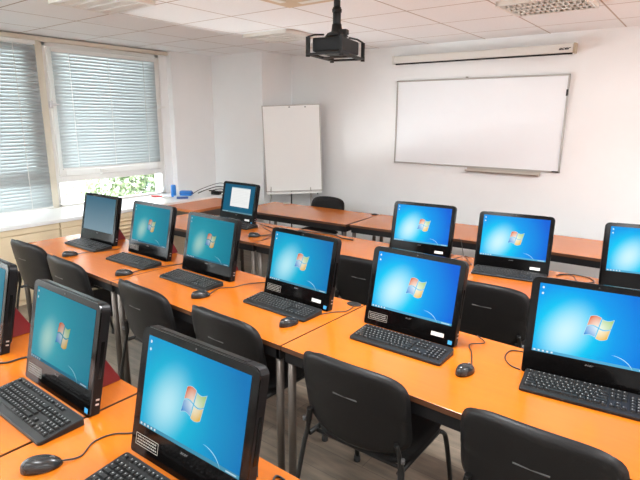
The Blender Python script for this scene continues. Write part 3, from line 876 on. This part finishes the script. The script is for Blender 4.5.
pcs = [
 ('r2e', -1.276, 2.053, -.4, 'bright', 'wbo', 'black computer in the centre right of the middle row, right of the grommet'),
 ('r2d', -1.981, 2.070, -2.0, 'cyan', 'wbo', 'black computer with cyan screen just left of the oval grommet'),
 ('r2c', -2.755, 2.084, -.6, 'teal', '', 'black computer with teal screen, third from left in the middle row'),
 ('r2b', -3.449, 2.122, -.2, 'teal', 'o', 'black computer with teal screen, second from left in the middle row'),
 ('r2a', -4.145, 2.120, 1.1, 'blank', '', 'black computer with a blank grey blue screen, nearest the windows'),
 ('r1b', -1.894, 3.384, 6.3, 'bright', 'w', 'black computer directly below the left half of the whiteboard'),
 ('r1c', -1.212, 3.369, 9.0, 'bright', 'w', 'black computer below the right end of the whiteboard, third row'),
 ('r1d', -.449, 3.479, 12.0, 'bright', '', 'black computer cut by the right edge, third row'),
 ('r1a', -3.861, 3.410, -1.3, 'doc', 'wb', 'black computer showing a white document window, far left of the third row'),
 ('r3b', -2.036, .762, -.2, 'teal', 'bo', 'large black computer with teal screen at lower left, red stand behind'),
 ('r3c', -1.300, .752, 1.1, 'cyan', 'o', 'black computer closest to the camera at the bottom of the photo'),
 ('r2f', -.496, 2.020, 8.0, 'bright', '', 'large black computer cut by the right edge, middle row'),
 ('r3a', -2.780, .775, 0, 'teal', '', 'black computer mostly cut off by the left edge, nearest row'),
]
PCT = {}
for k, x, y, a, kind, stk, lb in pcs: PCT[k] = make_pc(lb, x, y, a, kind, stk)

# ------------------------------------------------------------------ keyboards
def keyboard_mesh():
    W, D = .454, .152
    def zt(y): return .013+.013*(y+D/2)/D
    bm = new()
    ol = rrect(-W/2, W/2, -D/2, D/2, .010, .012, 4)
    a = [bm.verts.new((x, y, .0015)) for x, y in ol]; b_ = [bm.verts.new((x, y, zt(y)-.003)) for x, y in ol]
    c = [bm.verts.new((x*.992, y*.975, zt(y))) for x, y in ol]; n = len(a)
    bm.faces.new(a[::-1]); bm.faces.new(c)
    for p, q in ((a, b_), (b_, c)):
        for i in range(n): bm.faces.new((p[i], p[(i+1) % n], q[(i+1) % n], q[i]))
    body = mesh_of('keyboard_body', bm, M['kb'])
    bm = new(); random.seed(2)
    rows_y = [.056, .030, .0115, -.007, -.0255, -.044]
    def key(x, y, w, d=.0155):
        z = zt(y); h = .0065
        lo = [bm.verts.new((x+sx*w/2, y+sy*d/2, z-.0005)) for sx, sy in ((-1, -1), (1, -1), (1, 1), (-1, 1))]
        hi = [bm.verts.new((x+sx*(w/2-.0018), y+sy*(d/2-.0018)+.0004, z+h)) for sx, sy in ((-1, -1), (1, -1), (1, 1), (-1, 1))]
        bm.faces.new(hi)
        for i in range(4): bm.faces.new((lo[i], lo[(i+1) % 4], hi[(i+1) % 4], hi[i]))
        lx, ly = x-w/2+.0062, y+.0022
        f = bm.faces.new([bm.verts.new((lx+sx*.0016, ly+sy*.0021, z+h+.0003)) for sx, sy in ((-1, -1), (1, -1), (1, 1), (-1, 1))]); f.material_index = 1
    p = .0188; x0 = -.214
    for k in range(13):
        key(x0+p*(k+.5)+(k > 0)*.012+(k > 4)*.006+(k > 8)*.006, rows_y[0], .0165, .012)
    for k in range(13): key(x0+p*(k+.5), rows_y[1], .0172)
    key(x0+p*14, rows_y[1], .036)
    key(x0+.0135, rows_y[2], .026)
    for k in range(12): key(x0+p*(k+2), rows_y[2], .0172)
    key(x0+p*14.25, rows_y[2], .026)
    key(x0+.016, rows_y[3], .031)
    for k in range(11): key(x0+p*(k+2.25), rows_y[3], .0172)
    key(x0+p*13.9, rows_y[3], .040)
    key(x0+.0205, rows_y[4], .040)
    for k in range(10): key(x0+p*(k+2.75), rows_y[4], .0172)
    key(x0+p*13.6, rows_y[4], .050)
    for xx, w in ((.012, .023), (.036, .023), (.060, .023), (.130, .112), (.200, .023), (.224, .023), (.248, .023), (.270, .018)): key(x0+xx, rows_y[5], w)
    nx = x0+p*15+.014
    for k in range(3):
        key(nx+p*k, rows_y[0], .0165, .012); key(nx+p*k, rows_y[1], .0172); key(nx+p*k, rows_y[2], .0172); key(nx+p*k, rows_y[5], .0172)
    key(nx+p, rows_y[4], .0172)
    mx_ = nx+p*3+.008
    for r_ in range(1, 6):
        for k in range(4): key(mx_+p*k, rows_y[r_], .0172)
    keys = mesh_of('keyboard_keys', bm, [M['key'], M['legend']])
    return body, keys
KB = keyboard_mesh()
def keyboard(x, y, a, label):
    """x,y: near left corner"""
    th_ = R(a); c, s = math.cos(th_), math.sin(th_)
    cx, cy = .224, .075
    t = thing('computer_keyboard', label, 'keyboard', (x+cx*c-cy*s, y+cx*s+cy*c, DZ+.0003), th_, 'black keyboards in front of the computers')
    obj('keyboard_body', None, None, t, me=KB[0]); obj('keys', None, None, t, me=KB[1])
keyboard(-1.224, 1.848, 0, 'black keyboard in front of the central right computer, beside the round mouse')
keyboard(-1.962, 1.880, -2, 'black keyboard below the cyan screen, left of the grommet')
keyboard(-2.712, 1.872, -1.5, 'grey sheened keyboard of the third computer from the left, middle row')
keyboard(-3.370, 1.890, 1, 'black keyboard of the second computer from the left, middle row')
keyboard(-4.06, 1.940, 0, 'black keyboard below the blank grey blue screen')
keyboard(-.455, 1.858, 6, 'black keyboard at the right edge with clear white key legends')
keyboard(-1.165, 3.205, 9, 'black keyboard in the third row below the right end of the whiteboard')
keyboard(-3.74, 3.235, -1, 'black keyboard of the document screen computer, mostly hidden')
keyboard(-1.985, .585, 0, 'large black keyboard at the lower left edge')
keyboard(-1.262, .572, 1, 'black keyboard cut by the bottom edge, under the nearest screen')

# ------------------------------------------------------------------ mice
def mouse_mesh():
    bm = new()
    seg, rg = 20, 10
    L, W, Hh = .056, .0315, .036
    rings = []
    for j in range(rg+1):
        ph = PI/2*j/rg
        ring = []
        for i in range(seg):
            a = 2*PI*i/seg
            rr = math.cos(ph)**.75
            x = W*rr*math.cos(a)*(1+.06*math.sin(a)); y = L*rr*math.sin(a)
            z = Hh*math.sin(ph)**.9*(1-.25*(y/L))
            ring.append((x, y-.004*math.sin(ph), z))
        rings.append(ring)
    V = [[bm.verts.new((x, y, z+.0015)) for x, y, z in r_] for r_ in rings[:-1]]
    top = bm.verts.new((0, -.004, Hh+.0015))
    for j in range(rg-1):
        for i in range(seg):
            f = bm.faces.new((V[j][i], V[j][(i+1) % seg], V[j+1][(i+1) % seg], V[j+1][i])); f.smooth = True
    for i in range(seg): f = bm.faces.new((V[-1][i], V[-1][(i+1) % seg], top)); f.smooth = True
    bm.faces.new(V[0][::-1])
    body = mesh_of('mouse_body', bm, M['mouse'])
    bm = new(); lathe(bm, [(.008, -.003), (.0095, 0), (.008, .003)], 14); bmesh.ops.transform(bm, matrix=Matrix.Translation((0, .028, .0235)) @ Matrix.Rotation(PI/2, 4, 'Y'), verts=bm.verts[:])
    wheel = mesh_of('scroll_wheel', bm, M['slot'])
    bm = new()
    pts = [(0, .052, .012), (0, .046, .0195), (0, .038, .0245)]
    tube(bm, pts, .0009, 5); seam = mesh_of('button_seam', bm, M['dark_gap'])
    return body, wheel, seam
MM = mouse_mesh()
def mouse(x, y, a, label, cable=None):
    t = thing('computer_mouse', label, 'mouse', (x, y, DZ+.0002), R(a), 'dark computer mice')
    obj('mouse_body', None, None, t, me=MM[0]); obj('scroll_wheel', None, None, t, me=MM[1]); obj('button_seam', None, None, t, me=MM[2])
    if cable:
        inv = Matrix.Rotation(-R(a), 3, 'Z')
        tip = (0, .054, .008)
        pts = [tip] + [tuple(inv @ (Vector((p[0], p[1], 0))-Vector((x, y, 0))) + Vector((0, 0, (p[2] if len(p) > 2 else .0032)))) for p in cable]
        bm = new(); tube(bm, smooth_path(pts, 7), .0026, 6); obj('mouse_cable', bm, M['cable'], t)
mouse(-.672, 1.868, -8, 'round dark mouse right of the central right keyboard', [(-.715, 2.05, .004), (-.750, 2.12, .008), (-.70, 2.17, .012), (-.76, 2.24, .006)])
mouse(-1.555, 1.800, -12, 'dark mouse beside the desk joint and grommet', [(-1.53, 1.95), (-1.48, 2.06), (-1.43, 2.12), (-1.435, 2.20)])
mouse(-2.215, 1.795, -20, 'dark mouse right of the third keyboard from the left', [(-2.24, 1.96), (-2.19, 2.02), (-2.165, 2.09, .008), (-2.13, 2.18), (-2.07, 2.235)])
mouse(-2.935, 1.765, -22, 'dark mouse at the left desk joint, with a white glint', [(-2.93, 1.90), (-2.90, 2.0), (-2.86, 2.12), (-2.80, 2.22)])
mouse(-3.665, 1.785, -14, 'dark mouse in front of the blank screened computer', [(-3.65, 1.92), (-3.61, 1.97), (-3.585, 2.03), (-3.56, 2.12)])
mouse(-3.05, 3.085, -32, 'dark mouse near the document screen computer', [(-3.02, 3.17), (-2.98, 3.28), (-3.06, 3.38), (-3.16, 3.44), (-3.25, 3.47)])
mouse(-1.427, .545, -28, 'large dark mouse in the bottom left corner', [(-1.385, .64), (-1.42, .70), (-1.41, .76), (-1.36, .81), (-1.315, .90)])

# ------------------------------------------------------------------ loose cables on desks
def cable(name, label, pts, r=.0026, base=DZ):
    bm = new(); tube(bm, smooth_path([(p[0], p[1], base+(p[2] if len(p) > 2 else r+.0006)) for p in pts], 8), r, 6)
    tag(obj(name, bm, M['cable']), label, 'cable', 'loose black cables')
cable('power_cable', 'black cable loop beside the large computer at the right edge', [(-.44, 2.16), (-.52, 2.20), (-.585, 2.18), (-.585, 2.10), (-.545, 2.04), (-.50, 2.025)])
cable('power_cable', 'black cables lying left of the large teal screen computer', [(-2.30, .70), (-2.21, .76), (-2.19, .84), (-2.06, .93)], .004)
cable('power_cable', 'black cable trailing right of the document screen computer', [(-3.30, 3.44), (-3.20, 3.38), (-3.08, 3.32), (-2.97, 3.22), (-2.92, 3.10), (-2.90, 3.02)])
cable('network_cable', 'second cable curling right of the document screen computer', [(-3.38, 3.50), (-3.22, 3.45), (-3.08, 3.42), (-2.98, 3.33), (-2.95, 3.20), (-3.05, 3.12)])
cable('power_cable', 'black cable along the third row, behind the cyan screen', [(-3.0, 3.36), (-2.86, 3.50), (-2.70, 3.54), (-2.55, 3.56), (-2.42, 3.50), (-2.3, 3.5)], .006)
cable('power_cable', 'tangled cable between the two right computers of the third row', [(-.70, 3.50), (-.66, 3.57), (-.60, 3.50, .02), (-.56, 3.45), (-.48, 3.5), (-.52, 3.58), (-.62, 3.60), (-.70, 3.55)], .003)
cable('power_cable', 'cable curling at the right side of the computer below the whiteboard', [(-1.40, 3.48), (-1.34, 3.52, .02), (-1.28, 3.46), (-1.24, 3.40), (-1.30, 3.36), (-1.38, 3.40)], .003)
cable('power_cable', 'black cable at the bottom, right of the nearest computer', [(-.78, .90), (-.81, .93), (-.86, .93), (-.80, .84), (-.75, .75)], .0035)
cable('network_cable', 'thin cable arched beside the nearest computer', [(-.99, .95), (-.955, .955, .03), (-.93, .93, .03), (-.90, .90)], .0022)
def hang(name, label, pts, r):
    bm = new(); tube(bm, smooth_path(pts, 8), r, 6); tag(obj(name, bm, M['cable']), label, 'cable', 'loose black cables')
hang('hanging_cable', 'thin cable hanging from the front row desk to the third row', [(-1.62, 4.10, .7495), (-1.58, 4.05, .748), (-1.50, 3.90, .70), (-1.42, 3.72, .70), (-1.36, 3.60, .7455), (-1.32, 3.56, .7445)], .0025)

# small things on the tables and the sill
bm = new(); lathe(bm, [(.045, 0), (.045, .012), (.03, .018)], 20); o = obj('round_cap', bm, M['greylump'], None, (-3.98, 4.585, DZ+.0005)); tag(o, 'light grey plastic cap on the front row desk near the flipchart', 'cap')
bm = new(); lathe(bm, [(.032, 0), (.032, .006), (.02, .009)], 18); o = obj('round_cap', bm, M['grommet'], None, (-2.79, 4.64, DZ+.0005)); tag(o, 'small black cap at the front row desk joint', 'cap')
SZ = .7703
bm = new(); lathe(bm, [(.030, 0), (.032, .004), (.032, .125), (.026, .135), (.012, .138)], 20); o = obj('blue_can', bm, M['blue'], None, (-5.39, 4.02, SZ)); tag(o, 'upright bright blue cylinder on the window sill', 'can')
t = thing('blue_case', 'small bright blue case lying on the sill by the corner', 'case', (-5.27, 4.12, SZ), R(35))
bm = new(); bx(bm, -.075, .075, -.04, .04, 0, .062, bev=.014); obj('case_body', bm, M['blue'], t)
bm = new(); bx(bm, -.076, .076, -.041, .041, .030, .034, bev=.001); obj('zip', bm, M['blue_dark'], t)
bm = new(); box(bm, (.080, 0, .031), (.012, .05, .03), None, 0, .004); obj('case_tab', bm, M['blue_dark'], t)
bm = new(); bx(bm, -.07, .07, -.03, .03, 0, .022, bev=.008); o = obj('pouch', bm, M['blue_dark'], None, (-5.10, 3.93, SZ), R(50)); tag(o, 'flat dark pouch in front of the blue case', 'pouch')
for i, (x, y, m, lb) in enumerate([(-5.45, 3.80, 'redp', 'red marker lying on the sill left of the blue cylinder'), (-5.30, 3.86, 'sticker', 'white marker lying on the sill left of the blue cylinder')]):
    bm = new(); tube(bm, [(-.06, 0, .0105), (.045, 0, .0105)], .010, 10); o = obj('marker_pen', bm, M[m], None, (x, y, SZ), R(30+40*i)); tag(o, lb, 'marker', 'markers on the sill')
    bm = new(); tube(bm, [(.045, 0, .0105), (.075, 0, .0105)], .0085, 10); obj('pen_cap', bm, M['blue' if i else 'redp'], o)
t = thing('power_adapter', 'black power adapter on the sill beside the corner pillar', 'adapter', (-5.04, 4.42, SZ), R(20))
bm = new(); bx(bm, -.06, .06, -.035, .035, 0, .045, bev=.008); obj('adapter_body', bm, M['shell'], t)
bm = new(); tube(bm, smooth_path([(.06, 0, .02), (.13, .02, .05), (.20, -.05, .03), (.22, -.15, .005)], 6), .005, 6); obj('adapter_lead', bm, M['cable'], t)
cable('coiled_cable', 'heap of black coiled cables in front of the corner pillar', [(-5.28, 4.32), (-5.22, 4.42, .05), (-5.10, 4.52, .09), (-5.0, 4.62, .06), (-5.04, 4.70, .01), (-5.18, 4.62, .04), (-5.25, 4.50, .02), (-5.12, 4.40, .05), (-5.0, 4.5, .03), (-4.99, 4.66, .006)], .006, SZ)
cable('coiled_cable', 'thin cable arching up from the heap by the corner pillar', [(-5.30, 4.25), (-5.26, 4.36, .06), (-5.12, 4.56, .13), (-5.04, 4.64, .08), (-5.0, 4.74, .01)], .004, SZ)

# ------------------------------------------------------------------ light
w = bpy.data.worlds.new('sky'); bpy.context.scene.world = w; w.use_nodes = True
nt = w.node_tree; bg = nt.nodes['Background']; bg.inputs['Color'].default_value = (.92, .96, 1.0, 1); bg.inputs['Strength'].default_value = 5.5

ld = bpy.data.lights.new('ground_bounce_fill', 'AREA'); ld.shape = 'RECTANGLE'; ld.size = 6.0; ld.size_y = 7.4   # added lamp standing in for daylight bounced off the paving
ld.energy = 13500; ld.color = (.95, .98, 1.0)
lo = bpy.data.objects.new('ground_bounce_fill', ld); C.objects.link(lo); lo.location = (-9.2, .5, -.25); lo.rotation_euler = (PI, 0, 0)

# ------------------------------------------------------------------ camera
yaw, pi_, ro, f = -.6485, .2340, .0071, 510.5
fw = Vector((math.sin(yaw)*math.cos(pi_), math.cos(yaw)*math.cos(pi_), -math.sin(pi_)))
r0 = Vector((math.cos(yaw), -math.sin(yaw), 0)); u0 = r0.cross(fw)
r_ = r0*math.cos(ro)+u0*math.sin(ro); up = -r0*math.sin(ro)+u0*math.cos(ro)
cam = bpy.data.cameras.new('camera'); co = bpy.data.objects.new('camera', cam); C.objects.link(co)
cam.sensor_width = 36; cam.lens = f/640*36; cam.clip_start = .02
mw = Matrix(((r_.x, up.x, -fw.x, 0), (r_.y, up.y, -fw.y, 0), (r_.z, up.z, -fw.z, 1.74), (0, 0, 0, 1)))
co.matrix_world = mw
sc = bpy.context.scene; sc.camera = co
sc.view_settings.view_transform = 'Standard'; sc.view_settings.look = 'None'; sc.view_settings.exposure = .58; sc.view_settings.gamma = 1
sc.view_settings.use_curve_mapping = False
sc.cycles.use_denoising = True; sc.cycles.max_bounces = 8; sc.cycles.diffuse_bounces = 5; sc.cycles.glossy_bounces = 3
sc.cycles.sample_clamp_indirect = 6; sc.cycles.caustics_reflective = False; sc.cycles.caustics_refractive = False
